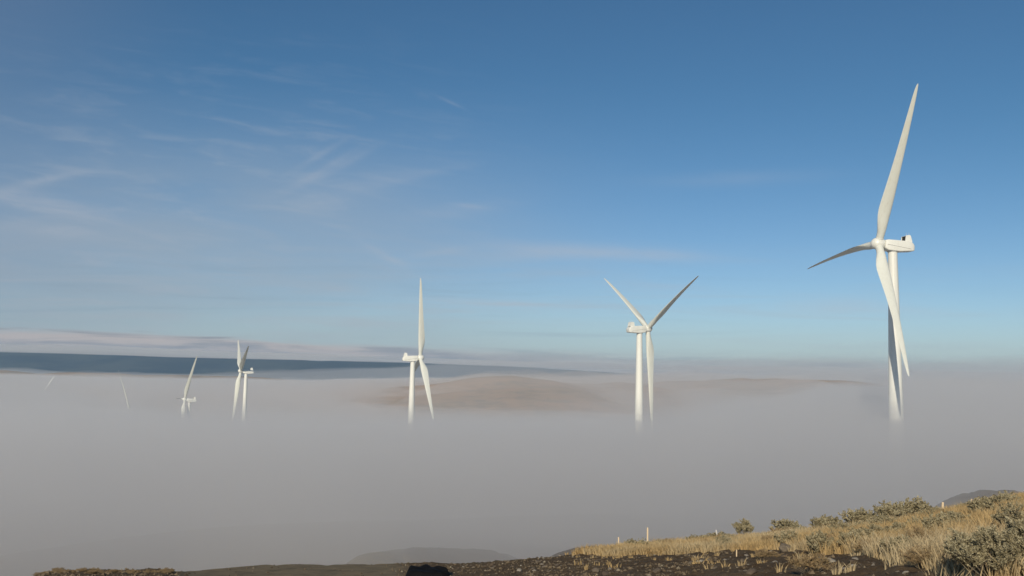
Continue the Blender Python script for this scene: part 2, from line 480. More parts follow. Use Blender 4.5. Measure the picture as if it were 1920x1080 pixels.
# ------------------------------------------------------------------ fog
# height of the fog's top, by bearing u and distance Y
FU = np.array([-1.2, -.60, -.50, -.42, -.34, -.22, -.08, .02, .14, .27, .36, .45, .60, 1.2])
FY = np.array([40, 60, 100, 150, 265, 340, 410, 520, 640, 750, 850, 960, 1160, 1500, 2200, 4000, 9000, 16000.])
def _col(*v): return list(v)
FT = np.array([
    #  40   60   100   150   265   340   410   520   640   750   850   960  1160  1500  2200  4000 9000 16000
    [-20, -13, -10.5, -9.5, -13, -15, -17, -18, -18, -17, -16, -14, -12, -18, -26, -52, -92, -118],
    [-20, -13, -10.5, -9.5, -13, -15, -17, -18, -18, -17, -16, -14, -12, -18, -26, -52, -92, -118],
    [-20, -13, -10.5, -9.5, -13, -16, -18, -22, -26, -28, -28, -27, -22, -18, -26, -52, -92, -118],
    [-20, -13, -11, -10.3, -14, -17.5, -20, -25, -30, -34, -36, -36, -20, -18, -26, -52, -92, -118],
    [-20, -13, -11.3, -10.5, -14, -18, -21.5, -28, -37, -45, -50, -45, -26, -20, -26, -52, -92, -118],
    [-20, -13, -11.3, -10.5, -14, -18, -22, -29, -38, -47, -52, -47, -32, -22, -26, -52, -92, -118],
    [-20, -13, -12.5, -12, -13.5, -17.5, -21, -28, -35, -42, -48, -51, -44, -26, -15, -26, -60, -90],
    [-20, -13, -12.5, -11.5, -13, -16, -21, -27, -34, -41, -47, -51, -45, -28, -17, -26, -60, -90],
    [-20, -13, -12.0, -10.5, -12, -15.5, -20, -26, -33, -40, -46, -50, -45, -28, -17, -22, -50, -80],
    [-18, -12, -9.5, -7.5, -8.5, -10, -12, -15, -19, -24, -29, -33, -34, -24, -15, -20, -45, -60],
    [-16, -11, -9.0, -6.8, -6.0, -6, -7, -8, -8, -9, -10, -10, -12, -14, -14, -16, -35, -50],
    [-15, -11, -9.0, -6.5, -5.5, -5, -6, -6, -6, -7, -7, -8, -8, -8, -10, -13, -25, -40],
    [-15, -11, -9.0, -6.5, -5.5, -5, -6, -6, -6, -7, -7, -8, -8, -8, -10, -13, -25, -40],
    [-15, -11, -9.0, -6.5, -5.5, -5, -6, -6, -6, -7, -7, -8, -8, -8, -10, -13, -25, -40]], float)
def fog_top(X, Y):
    uq = np.clip(X / np.maximum(Y, 1), -1.2, 1.2)
    ly = np.log(np.clip(Y, 40, 16000)); LY = np.log(FY)
    iy = np.clip(np.searchsorted(LY, ly) - 1, 0, len(LY) - 2); ty = np.clip((ly - LY[iy]) / (LY[iy + 1] - LY[iy]), 0, 1)
    iu = np.clip(np.searchsorted(FU, uq) - 1, 0, len(FU) - 2); tu = (uq - FU[iu]) / (FU[iu + 1] - FU[iu])
    tu = tu * tu * (3 - 2 * tu); ty = ty * ty * (3 - 2 * ty)
    return (FT[iu, iy] * (1 - ty) + FT[iu, iy + 1] * ty) * (1 - tu) + (FT[iu + 1, iy] * (1 - ty) + FT[iu + 1, iy + 1] * ty) * tu

def fog_sheet(name, lift, dens, seed, amp, colr=(0.938, 0.924, 0.918), g_=0.1, far=17000, near=42, top_fn=None, label=None, bot_fn=None):
    a = np.linspace(-1.15, 1.15, 240); b = np.geomspace(near, far, 230)
    A, B = np.meshgrid(a, b)
    X, Y = A * B, B
    k = np.clip(B / 500, .08, 2.5)
    n = fbm(X / 170 + seed, Y / 260, 4, seed) * k * .8 + fbm(X / 42, Y / 60 + seed, 3, seed + 5) * .35 * np.clip(B / 300, .1, 1)
    n = n + (.55 - 1.6 * np.abs(fbm(X / 120 + 9, Y / 210 + seed, 4, seed + 9))) * np.clip(B / 450, .1, 2.6) * 1.3
    Z = fog_top(X, Y) + lift * np.clip(B / 260, .35, 1.0) + amp * n
    humps = fbm(X / 900 + 3, Y / 2600, 4, seed * 0 + 77)
    Z = Z + (sst(B, 2500, 5000) * 7 + 24 * sst(B, 5000, 9500)) * humps
    if top_fn is not None: Z = top_fn(A, B) + (0 if bot_fn is not None else 6) * n * sst(B, 300, 3000) * (1 + humps)
    Z = np.maximum(Z, -190)
    top = np.stack([X.ravel(), Y.ravel(), Z.ravel()], 1)
    bot = np.stack([X.ravel(), Y.ravel(), np.full(X.size, -215.) if bot_fn is None else bot_fn(A, B).ravel()], 1)
    nr, nc = X.shape; I = np.arange(nr * nc).reshape(nr, nc); O = nr * nc
    q = lambda p: np.stack([p[:-1, :-1].ravel(), p[:-1, 1:].ravel(), p[1:, 1:].ravel(), p[1:, :-1].ravel()], 1)
    F = [q(I), q(I + O)[:, ::-1]]
    def wall(line): return np.stack([line[:-1], line[:-1] + O, line[1:] + O, line[1:]], 1)
    F += [wall(I[0]), wall(I[-1][::-1]), wall(I[:, 0][::-1]), wall(I[:, -1])]
    me = mesh_np(name, np.concatenate([top, bot]), np.concatenate(F), True)
    m, g, out = material('fog air')
    v = g.n('ShaderNodeVolumePrincipled')
    v.inputs['Color'].default_value = C4(colr)
    v.inputs['Density'].default_value = dens
    v.inputs['Anisotropy'].default_value = g_
    g.put(out.inputs['Volume'], v.outputs[0])
    o = link(name, me, mat=m)
    return tag(o, label or 'bank of pale grey fog lying over the valley below the hill', 'fog', 'fog filling the valley', 'stuff')
fog_sheet('fog', 7.5, .0014, 1, 4.2, label='thinnest upper wisps of the fog round the turbine towers')
fog_sheet('fog', 3.5, .0028, 4, 3.6, label='thin upper layer of the fog over the valley')
fog_sheet('fog', 0.0, .0065, 2, 2.4, label='middle layer of the fog over the valley')
fog_sheet('fog', -4.0, .015, 3, 1.8, near=84, label='dense grey bottom layer of the fog filling the valley')
fog_sheet('mist', 0, 1.5e-4, 6, 0, far=15000, near=1400, label='pale mist lying along the right half of the horizon',
          top_fn=lambda A, B: -150 + (150 + 62) * sst(A, -.34, .28) * sst(B, 1500, 4500))
fog_sheet('mist', 0, 9e-5, 8, 0, far=15000, near=1400, label='thinner and taller mist over the right half of the horizon',
          top_fn=lambda A, B: -150 + (150 + 105) * sst(A, -.30, .40) * sst(B, 1450, 2600))
fog_sheet('mist', 0, 1.6e-4, 9, 0, far=3600, near=300, label='torn wisps of mist just above the fog at the right',
          top_fn=lambda A, B: -60 + (60 + 16) * sst(A, .05, .34) * sst(B, 350, 1500) + 14 * sst(B, 400, 1500) * fbm(A * 9, B / 700, 3, 90))

fog_sheet('mist', 0, 2.3e-3, 12, 0, far=1750, near=620, label='veil of mist drawn over the brown hills in the middle',
          top_fn=lambda A, B: -75 + (80 + 13 * fbm(A * 11, B / 300, 4, 95)) * sst(A, -.22, -.02) * (1 - .75 * sst(A, .30, .46)) * sst(B, 640, 1100))
fog_sheet('mist', 0, 1.0e-4, 13, 0, far=15500, near=7000, label='uneven veil of mist in front of the blue mountains',
          top_fn=lambda A, B: -150 + (110 + 110 * fbm(A * 7, B / 5000, 4, 96) + 300 * sst(A, -.35, .1)) * sst(B, 7000, 9000))

_lump = lambda A, B: (.55 + .75 * fbm(A * 5, B / 3000, 4, 97)) * (1 - .8 * sst(A, -.05, .35)) * np.sin(np.clip((B - 11800) / 4400, 0, 1) * math.pi) ** .7
_base = lambda A, B: (.0192 - .0066 * sst(A, -.55, .15)) * 14000 + 30 * fbm(A * 6, B / 2500, 4, 98)
fog_sheet('mist', 0, 8e-4, 14, 0, far=16400, near=11600, label='low grey stratus resting on the top of the blue mountains',  # the low cloud deck, built as a fog sheet inside the haze box
          top_fn=lambda A, B: _base(A, B) + 1 + 85 * np.maximum(0, _lump(A, B)), bot_fn=lambda A, B: _base(A, B) - 1 - 45 * np.maximum(0, _lump(A, B)))

# thin even haze over everything
mb = MB().box(-26000, 26000, -3000, 27500, -420, 520)
m, g, out = material('haze air')
v = g.n('ShaderNodeVolumePrincipled')
v.inputs['Color'].default_value = (0.55, 0.78, 1.0, 1)
v.inputs['Density'].default_value = 1.9e-5
v.inputs['Anisotropy'].default_value = 0.0
g.put(out.inputs['Volume'], v.outputs[0])
hz = mb.build('haze', m)
tag(hz, 'thin blue haze over the whole valley', 'haze', kind='stuff')

# ------------------------------------------------------------------ wind turbines
BL = 45.5
def airfoil(n=28):
    """closed section, x from 0 (leading edge) to 1, thickness 1 at most"""
    pts = []
    for i in range(n):
        t = 2 * math.pi * i / n
        x = .5 - .5 * math.cos(t)
        yt = 5 * (.2969 * math.sqrt(x) - .126 * x - .3516 * x * x + .2843 * x ** 3 - .1036 * x ** 4)
        pts.append((x, (yt if t < math.pi else -yt), math.cos(t), math.sin(t)))
    return pts
AF = airfoil()
ST = [(1.0, 2.1, 1.0, 1), (2.4, 2.1, 1.0, 1), (3.6, 2.25, .93, .85), (5.0, 2.65, .70, .5), (6.6, 3.12, .50, .22), (8.4, 3.52, .37, .06), (10.2, 3.68, .31, 0), (12.5, 3.56, .27, 0), (15.5, 3.25, .245, 0), (20, 2.8, .21, 0),
      (26, 2.3, .19, 0), (32, 1.85, .17, 0), (37.5, 1.42, .16, 0), (41.5, 1.08, .15, 0), (43.8, .78, .15, 0), (44.9, .50, .15, 0), (45.35, .26, .15, 0), (45.5, .08, .15, 0)]
def blade_mesh(psi, prebend, pitch, sag):
    """turbine frame: x along the shaft (upwind), z up, y across"""
    w = Vector((0, math.cos(psi) * 0 + 0, 1)); h = Vector((0, 1, 0)); a = Vector((1, 0, 0))
    r_ = math.cos(psi) * w + math.sin(psi) * h
    tn = -math.sin(psi) * w + math.cos(psi) * h
    upt = tn * (-math.sin(psi))            # the upward part of the swing direction
    rings = []
    for r, ch, tk, circ in ST:
        t = r / BL
        tw = R(pitch + 13 * (1 - t) ** 2 - 3)
        cd = a * math.cos(tw) + tn * math.sin(tw)
        nd = -a * math.sin(tw) + tn * math.cos(tw)
        o = r_ * r + a * prebend * t * t + upt * sag * 4 * t * (1 - t)
        ring = []
        for x, y, cx, sy in AF:
            ax = (x - .30 - .0) * ch + min(0, 0); ay = y * ch * tk
            bx = -cx * ch * .5; by = sy * ch * .5
            ring.append(o + cd * (ax * (1 - circ) + bx * circ) + nd * (ay * (1 - circ) + by * circ))
        rings.append(ring)
    return MB().loft(rings)

def make_turbine(i, X, Y, Z, yaw, psi, tilt, pre, pitch):
    base = float(ground_z(X, Y))
    zb = min(base, Z - 60) - .2
    root = empty('wind_turbine', (X, Y, zb), R(yaw))
    H = Z - zb
    # tower
    n = 48
    def ring(z, rad): return [(rad * math.cos(2 * math.pi * k / n), rad * math.sin(2 * math.pi * k / n), z) for k in range(n)]
    zt = H - 1.78
    rad = lambda z: 1.26 + (zt - z) * (1.24 / 80)
    tw = MB().loft([ring(z, rad(z)) for z in np.linspace(0, zt, 14)]).build('tower', M_WHITE, root, 40)
    for z in (zt * .30, zt * .56, zt * .79):
        MB().loft([ring(z - .05, rad(z) + .004), ring(z - .04, rad(z) + .012), ring(z + .04, rad(z) + .012), ring(z + .05, rad(z) + .004)]).build('flange', M_WHITE, tw, 40)
    rb = rad(1.8)
    MB().loft([[(rb - .25, y, z) for y, z in ((-.5, .7), (.5, .7), (.5, 2.6), (.3, 2.9), (-.3, 2.9), (-.5, 2.6))],
               [(rb + .06, y, z) for y, z in ((-.5, .7), (.5, .7), (.5, 2.6), (.3, 2.9), (-.3, 2.9), (-.5, 2.6))]]).build('door', M_FLANGE, tw)
    # machine head, tilted with the shaft
    head = Matrix.Translation((0, 0, H)) @ Matrix.Rotation(-R(tilt), 4, 'Y')
    def place(o): o.matrix_local = head; return o
    # nacelle: cross-sections along x, rounded box
    def sec(x, zb_, zt_, wd, cr):
        pts = []
        for (sy, sz, a0) in ((1, 1, 0), (-1, 1, 90), (-1, -1, 180), (1, -1, 270)):
            cy = sy * (wd - cr); cz = (zt_ - cr) if sz > 0 else (zb_ + cr)
            for k in range(5):
                t = R(a0 + 90 * k / 4)
                pts.append((x, cy + cr * math.cos(t), cz + cr * math.sin(t)))
        return pts
    secs = [sec(2.75, -1.05, 1.0, 1.2, .5), sec(2.6, -1.25, 1.2, 1.45, .4), sec(1.9, -1.72, 1.36, 1.66, .28), sec(0, -1.78, 1.42, 1.7, .25), sec(-1.6, -1.76, 1.45, 1.7, .25),
            sec(-3.4, -1.5, 1.47, 1.7, .25), sec(-4.7, -1.32, 1.45, 1.68, .25), sec(-5.45, -1.22, .95, 1.6, .25), sec(-5.8, -1.12, .45, 1.5, .25), sec(-5.9, -1.0, .3, 1.38, .2)]
    nac = place(MB().loft(secs).build('nacelle', M_WHITE, root, 35))
    # yaw bearing skirt
    MB().loft([[(rad_ * math.cos(2 * math.pi * k / 32), rad_ * math.sin(2 * math.pi * k / 32), z) for k in range(32)] for z, rad_ in ((-2.0, 1.34), (-1.7, 1.42))]).build('yaw_ring', M_FLANGE, nac, 40)
    # joint line down each side
    for sy in (-1, 1):
        q = [(2.3, -.15), (-5.6, -.78)]
        yo = 1.7
        V = []
        for x, z in ((2.2, -.16), (0, -.33), (-3.0, -.58), (-4.8, -.73)):
            V.append([(x, sy * (yo - .03), z - .035), (x, sy * (yo + .012), z - .035), (x, sy * (yo + .012), z + .035), (x, sy * (yo - .03), z + .035)])
        MB().loft(V).build('joint', M_SEAM, nac)
    # cooler hood at the rear: two cheeks, roof and back, open to the front
    hood = MB()
    for sy in (-1, 1):
        y0, y1 = sy * 1.30, sy * 1.18
        P = [(-3.05, 1.40), (-3.15, 3.05), (-4.15, 3.35), (-4.55, 3.2), (-5.15, 1.55), (-5.1, 1.2)]
        hood.loft([[(x, y, z) for x, z in P] for y in (y0, y1)])
    hood.loft([[(x, y, z) for x, z in ((-3.16, 2.93), (-3.16, 3.04), (-4.15, 3.345), (-4.54, 3.195), (-5.13, 1.55), (-5.0, 1.50), (-4.42, 3.06), (-4.1, 3.2))] for y in (-1.179, 1.179)])
    hd = hood.build('cooler_hood', M_WHITE, nac)
    gr = MB()
    gr.box(-3.42, -3.32, -1.17, 1.17, 1.44, 2.98)
    for k in range(5):
        y = -1.0 + k * .5
        gr.box(-3.31, -3.27, y - .03, y + .03, 1.44, 2.98)
    gr.build('radiator_grille', M_GRILLE, nac)
    for k, (x, y) in enumerate(((-4.4, .5), (-4.2, -.6))):
        MB().loft([[(x + s_ * math.cos(t), y + s_ * math.sin(t), z) for t in (0, 1.57, 3.14, 4.71)] for z, s_ in ((3.05, .045), (4.1, .03))]).build('wind_sensor', M_FLANGE, nac)
    # hub with rounded nose
    prof = [(-1.45, 1.15), (-1.4, 1.45), (-.9, 1.68), (0, 1.78), (.7, 1.70), (1.3, 1.42), (1.75, 1.0), (2.0, .55), (2.08, .15), (2.09, .01)]
    hub = MB().loft([[(4.3 + x, q * math.cos(2 * math.pi * k / 40), q * math.sin(2 * math.pi * k / 40)) for k in range(40)] for x, q in prof]).build('hub', M_WHITE, root, 50)
    place(hub)
    hm = head @ Matrix.Translation((4.3, 0, 0))
    for k in (0, 1, 2):
        ps = R(psi) + k * 2 * math.pi / 3
        b = blade_mesh(ps, pre, pitch, .85 * abs(math.sin(ps))).build('blade', M_BLADE, root, 50)
        b.matrix_local = hm
        # collar where the blade leaves the hub
        r_ = Vector((0, math.sin(ps), math.cos(ps))); tn = Vector((0, math.cos(ps), -math.sin(ps))); a = Vector((1, 0, 0))
        MB().loft([[tuple(r_ * z + (a * math.cos(2 * math.pi * q / 32) + tn * math.sin(2 * math.pi * q / 32)) * s_) for q in range(32)] for z, s_ in ((1.3, 1.06), (1.95, 1.06), (2.0, 1.0))]).build('collar', M_WHITE, b, 40)
    return root
TL = ['tallest and nearest white wind turbine at the right, two blades upright and one pointing left',
      'white wind turbine right of the middle, its blades making a Y shape',
      'white wind turbine left of the middle, one blade straight up before the blue ridge',
      'white wind turbine whose two upper blades form a narrow V above the fog',
      'small white wind turbine sunk in fog to its nacelle, one blade leaning right',
      'faint wind turbine nearly lost in fog, one thin blade leaning left',
      'farthest wind turbine at the left, only a short blade tip out of the fog']
for i, t in enumerate(TURB):
    tag(make_turbine(i, *t), TL[i], 'wind turbine', 'wind turbines standing in the fog')

# ------------------------------------------------------------------ grass
def scatter(n, y0, y1, u0, u1, pw=1.0):
    Y = y0 + (y1 - y0) * rng.random(n) ** pw
    U_ = u0 + (u1 - u0) * rng.random(n)
    return U_ * Y, Y
def grass_field():
    # clumps, then blades around each clump
    X, Y = scatter(26000, 9.0, 57, -.02, .66, .62)
    sm = soil_mask(X, Y)
    uq = X / Y
    keep = (sm < .3 + .25 * rng.random(len(X)) ** 3)
    # stray tufts in the soil
    stray = (rng.random(len(X)) < .012) & (uq > .06)
    keep |= stray
    dens = fbm(X / 2.5, Y / 2.5, 3, 41)
    keep &= (dens > -.45) | stray
    X, Y = X[keep], Y[keep]; st = stray[keep]
    n = len(X)
    per = 21
    r0 = .05 + .14 * rng.random(n)
    size = np.where(st, .5, .75 + .5 * rng.random(n)) * (1 + .35 * fbm(X / 3, Y / 3, 2, 43))
    ci = np.repeat(np.arange(n), per)
    m_ = len(ci)
    an = rng.random(m_) * 2 * np.pi
    rd = r0[ci] * np.sqrt(rng.random(m_))
    bx = X[ci] + rd * np.cos(an); by = Y[ci] + rd * np.sin(an)
    bz = ground_full(bx, by) - .02
    hgt = (.16 + .26 * rng.random(m_) ** 1.3) * size[ci]
    lean = (.15 + .55 * rng.random(m_)) * hgt
    la = an + (rng.random(m_) - .5) * 1.6
    dist = np.hypot(bx, by)
    wd = (.0028 + .00055 * dist) * (.6 + .8 * rng.random(m_)) * .58
    fa = rng.random(m_) * np.pi
    px_, py_ = np.cos(fa) * wd, np.sin(fa) * wd
    lx, ly = np.cos(la) * lean, np.sin(la) * lean
    V = np.empty((m_, 5, 3))
    V[:, 0] = np.stack([bx - px_, by - py_, bz], 1)
    V[:, 1] = np.stack([bx + px_, by + py_, bz], 1)
    V[:, 2] = np.stack([bx + lx * .35 - px_ * .8, by + ly * .35 - py_ * .8, bz + hgt * .6], 1)
    V[:, 3] = np.stack([bx + lx * .35 + px_ * .8, by + ly * .35 + py_ * .8, bz + hgt * .6], 1)
    V[:, 4] = np.stack([bx + lx, by + ly, bz + hgt], 1)
    b = np.arange(m_) * 5
    F = np.concatenate([np.stack([b, b + 1, b + 3], 1), np.stack([b, b + 3, b + 2], 1), np.stack([b + 2, b + 3, b + 4], 1)])
    me = mesh_np('grass', V.reshape(-1, 3), F)
    cv = rng.random(n)[ci] * .55 + rng.random(m_) * .45
    attr(me, 'tone', np.repeat(cv, 5))
    attr(me, 'patch', np.repeat((.5 + .5 * fbm(bx / 4, by / 4, 3, 47)), 5))
    return me
def leaf_material(name, a, b, c, trans=.25):
    m, g, out = material(name)
    t = attrib(g, 'tone'); p = attrib(g, 'patch')
    colr = g.mix(g.ramp(t, .2, .9), C4(a), C4(b))
    colr = g.mix(g.mul(g.ramp(p, .45, .8), .8), colr, C4(c))
    d = g.n('ShaderNodeBsdfDiffuse'); g.put(d.inputs[0], colr)
    tr = g.n('ShaderNodeBsdfTranslucent'); g.put(tr.inputs[0], colr)
    mx = g.n('ShaderNodeMixShader'); mx.inputs[0].default_value = trans
    g.put(mx.inputs[1], d.outputs[0]); g.put(mx.inputs[2], tr.outputs[0]); g.put(out.inputs['Surface'], mx.outputs[0])
    return m
M_GRASS = leaf_material('dry bunchgrass', (.60, .43, .21), (.42, .30, .155), (.58, .48, .31))
go = link('grass', grass_field(), mat=M_GRASS)
tag(go, 'golden dry bunchgrass covering the slope', 'grass', kind='stuff')

# ------------------------------------------------------------------ sagebrush
M_SAGE = leaf_material('sagebrush leaves', (.42, .375, .25), (.25, .215, .13), (.50, .41, .25), .15)
M_STRAW = leaf_material('straw coloured twigs', (.42, .31, .17), (.28, .19, .11), (.50, .40, .23), .2)
m, g, out = material('grey bark'); pbsdf(g, out, g.mix(g.noise(coord(g), 20, 3), (.10, .08, .06, 1), (.19, .16, .12, 1)), .9); M_BARK = m
def bush_meshes(seed, nst, leaves, spread=.62, lw=.010, ll=.035):
    """unit bush: about 1 m tall, 1.2 m wide. returns branches mesh and foliage mesh"""
    q = np.random.default_rng(seed)
    BV = []; BF = []; tips = []
    def tube(p0, p1, r0, r1):
        d = p1 - p0; d = d / (np.linalg.norm(d) + 1e-9)
        a = np.cross(d, [0.3, .2, 1.]); a /= np.linalg.norm(a) + 1e-9; b = np.cross(d, a)
        k0 = len(BV)
        for p, r_ in ((p0, r0), (p1, r1)):
            for k in range(4):
                t = k * np.pi / 2
                BV.append(p + (a * np.cos(t) + b * np.sin(t)) * r_)
        for k in range(4):
            j = (k + 1) % 4
            BF.append((k0 + k, k0 + j, k0 + 4 + j, k0 + 4 + k))
    for s in range(nst):
        an = q.random() * 2 * np.pi; out_ = spread * q.random() ** .6
        top = np.array([np.cos(an) * out_, np.sin(an) * out_, (.62 + .38 * q.random()) * (1 - .38 * (out_ / spread) ** 2)])
        p = np.array([np.cos(an) * .05 * q.random(), np.sin(an) * .05 * q.random(), -.04])
        mid = top * [.55, .55, .42] + (q.random(3) - .5) * .09
        tube(p, mid, .016, .010); tube(mid, top, .010, .004)
        for k in range(5):
            t = .25 + .75 * q.random()
            st_ = mid + (top - mid) * t
            e_ = st_ + np.array([(q.random() - .5) * .26, (q.random() - .5) * .26, .06 + .14 * q.random()])
            tube(st_, e_, .004, .002)
            tips.append((st_, e_))
        tips.append((mid, top))
    V = []; tone = []
    T = len(tips)
    for k in range(leaves):
        a_, b_ = tips[int(q.random() * T)]
        t = .15 + .9 * q.random() ** .8
        p = a_ + (b_ - a_) * t + (q.random(3) - .5) * .055
        d = (b_ - a_); d = d / (np.linalg.norm(d) + 1e-9) + (q.random(3) - .5) * 1.5
        d[2] = abs(d[2]) * .8 + .25
        d = d / np.linalg.norm(d) * ll * (.6 + .8 * q.random())
        s_ = np.cross(d, q.random(3) - .5); s_ = s_ / (np.linalg.norm(s_) + 1e-9) * lw * (.6 + .8 * q.random())
        V += [p - s_ * .5, p + s_ * .5, p + d + s_, p + d - s_]
        tone.append(q.random())
    V = np.array(V); n = len(tone)
    me = mesh_np('foliage', V, np.arange(n * 4).reshape(n, 4))
    attr(me, 'tone', np.repeat(tone, 4)); attr(me, 'patch', np.repeat(.35 + .3 * q.random(n), 4))
    mb = mesh_np('branches', np.array(BV), np.array(BF))
    return mb, me
PRO = []
for k in range(5):
    mb_, mf_ = bush_meshes(100 + k, 30, 4200, .60, .016, .055); mb_.materials.append(M_BARK); mf_.materials.append(M_SAGE); PRO.append((mb_, mf_))
STR = []
for k in range(3):
    mb_, mf_ = bush_meshes(200 + k, 30, 3000, .62, .007, .10); mb_.materials.append(M_BARK); mf_.materials.append(M_STRAW); STR.append((mb_, mf_))
bb, bf = bush_meshes(300, 62, 17000, .62, .0085, .034); bb.materials.append(M_BARK); bf.materials.append(M_SAGE); NEAR = [(bb, bf)]
bb, bf = bush_meshes(301, 62, 17000, .62, .0085, .034); bb.materials.append(M_BARK); bf.materials.append(M_SAGE); NEAR.append((bb, bf))

def at(px, py):
    """point of the ground seen at a spot of the frame"""
    uu, ee = S(px, py)
    Ys = np.arange(6, 75, .05)
    z = ground_z(uu * Ys, Ys)
    hit = np.where(z > ee * Ys)[0]
    Yh = Ys[hit[0]] if len(hit) else np.interp(uu, _us, _yc)
    return uu * Yh, float(Yh)
def bush(x, y, h, w, kind, label, group, name='sagebrush', cat='sagebrush'):
    src = {'sage': PRO, 'straw': STR, 'near': NEAR}[kind]
    a, b = src[random.randrange(len(src))]
    z = float(ground_full(np.array([x]), np.array([y]))[0]) - .03
    r_ = empty(name, (x, y, z), random.random() * 6.28)
    r_.scale = (w / 1.2, w / 1.2, h)
    link('branches', a, r_); link('foliage', b, r_)
    return tag(r_, label, cat, group)
GB = 'sagebrush growing on the grassy slope'
# px, py of the foot, height and width in frame units, kind, label
BU = [
    (1395, 1003, 33, 30, 'sage', 'upright sagebrush standing alone on the skyline, right of the tilted white stake'),
    (1475, 1006, 30, 44, 'sage', 'sagebrush on the skyline, first one right of the lone upright bush'),
    (1550, 1003, 32, 46, 'sage', 'pale sagebrush on the skyline between the lone upright bush and the large round one'),
    (1612, 997, 40, 50, 'sage', 'tall round sagebrush on the skyline of the slope'),
    (1668, 990, 44, 52, 'sage', 'tallest skyline sagebrush, left half of a dense pair'),
    (1715, 980, 40, 50, 'sage', 'wide skyline sagebrush just left of the scraped dirt strip'),
    (1655, 998, 30, 40, 'sage', 'dark sagebrush crouched in front of the tallest skyline bush'),
    (1728, 976, 30, 30, 'sage', 'sagebrush touching the left end of the scraped dirt strip'),
    (1350, 1014, 18, 36, 'sage', 'low sagebrush below the tilted white stake'),
    (1300, 1018, 14, 34, 'sage', 'low sagebrush left of the tilted white stake'),
    (1845, 975, 36, 54, 'sage', 'sagebrush on the upper slope below the smallest stake'),
    (1882, 958, 30, 50, 'sage', 'sagebrush at the highest right skyline'),
    (1905, 1000, 40, 60, 'sage', 'sagebrush above the big grey-green bush by the right frame edge'),
    (1785, 985, 24, 40, 'sage', 'low sagebrush under the scraped dirt strip'),
    (1815, 1002, 26, 46, 'sage', 'low greyish sagebrush just above the big bush'),
    (1860, 1085, 100, 120, 'near', 'big grey-green sagebrush nearest the camera at the lower right'),
    (1930, 1075, 110, 110, 'near', 'big grey-green sagebrush cut by the right frame edge'),
    (1818, 1062, 62, 60, 'near', 'sagebrush leaning out left of the biggest bush'),
    (1690, 1048, 34, 60, 'sage', 'brown-grey sagebrush at the edge of the bare soil'),
    (1640, 1040, 26, 50, 'straw', 'straw-coloured dead brush at the edge of the bare soil'),
    (1730, 1068, 34, 60, 'straw', 'tangled dry brush beside the long flat stone'),
    (1555, 1030, 22, 44, 'straw', 'dry twiggy brush right of the brown pointed stone'),
    (1520, 1078, 34, 60, 'straw', 'heap of dry twigs lying in the dark soil at the bottom'),
    (1440, 1048, 15, 40, 'straw', 'dry uprooted tuft lying on the dark soil'),
    (1800, 1075, 30, 50, 'straw', 'golden dry brush under the big sagebrush'),
]
for (px, py, hp, wp, kd, lb) in BU:
    x, y = at(px, py)
    k = y / F_PX
    bush(x, y, hp * k * (.95 if kd == 'near' else 1.12), wp * k * 1.35, kd, lb, GB, 'sagebrush' if kd != 'straw' else 'dry_brush', 'sagebrush' if kd != 'straw' else 'dry brush')
# smaller ones spread through the grass
cnt = 0
tries = 0
while cnt < 85 and tries < 4000:
    tries += 1
    y = 15 + 37 * random.random() ** .7; uu = .10 + .47 * random.random()
    x = uu * y
    if soil_mask(np.array([x]), np.array([y]))[0] > .2: continue
    if y > np.interp(uu, _us, _yc) - .5: continue
    kd = 'sage' if random.random() < .55 else 'straw'
    h = (.26 + .34 * random.random()) * (.8 if kd == 'straw' else 1)
    if kd == 'sage':
        bush(x, y, h, h * (1.3 + .6 * random.random()), kd, 'small grey-green sagebrush among the golden grass of the slope', 'small sagebrush in the grass')
    else:
        bush(x, y, h, h * (1.3 + .6 * random.random()), kd, 'small straw-coloured dry brush among the golden grass of the slope', 'small dry brush in the grass', 'dry_brush', 'dry brush')
    cnt += 1
for k in range(46):
    px = 1230 + 690 * (k + random.random()) / 46
    if 1735 < px < 1850: continue
    uu = S(px, 960)[0]; y = float(np.interp(uu, _us, _yc)) - .4 - 3.2 * random.random(); x = uu * y
    if soil_mask(np.array([x]), np.array([y]))[0] > .3: continue
    kd = 'sage' if random.random() < .5 else 'straw'
    h = .22 + .34 * random.random()
    bush(x, y, h, h * (1.5 + .8 * random.random()), kd,
         'small sagebrush in the ragged fringe along the skyline of the slope' if kd == 'sage' else 'small dry brush in the ragged fringe along the skyline of the slope',
         'sagebrush fringe on the skyline' if kd == 'sage' else 'dry brush fringe on the skyline', 'sagebrush' if kd == 'sage' else 'dry_brush', 'sagebrush' if kd == 'sage' else 'dry brush')
# weedy bank at the lower left
for k in range(34):
    px = 72 + 255 * (k + random.random() * .8) / 34
    x, y = at(px, 1076)
    y2 = y + (random.random() - .3) * 1.2
    bush(x, y2, .07 + .10 * random.random(), .25 + .25 * random.random(), 'straw', 'low brown weeds on the dirt bank at the lower left', 'weeds on the dirt bank', 'dry_weed', 'weed')

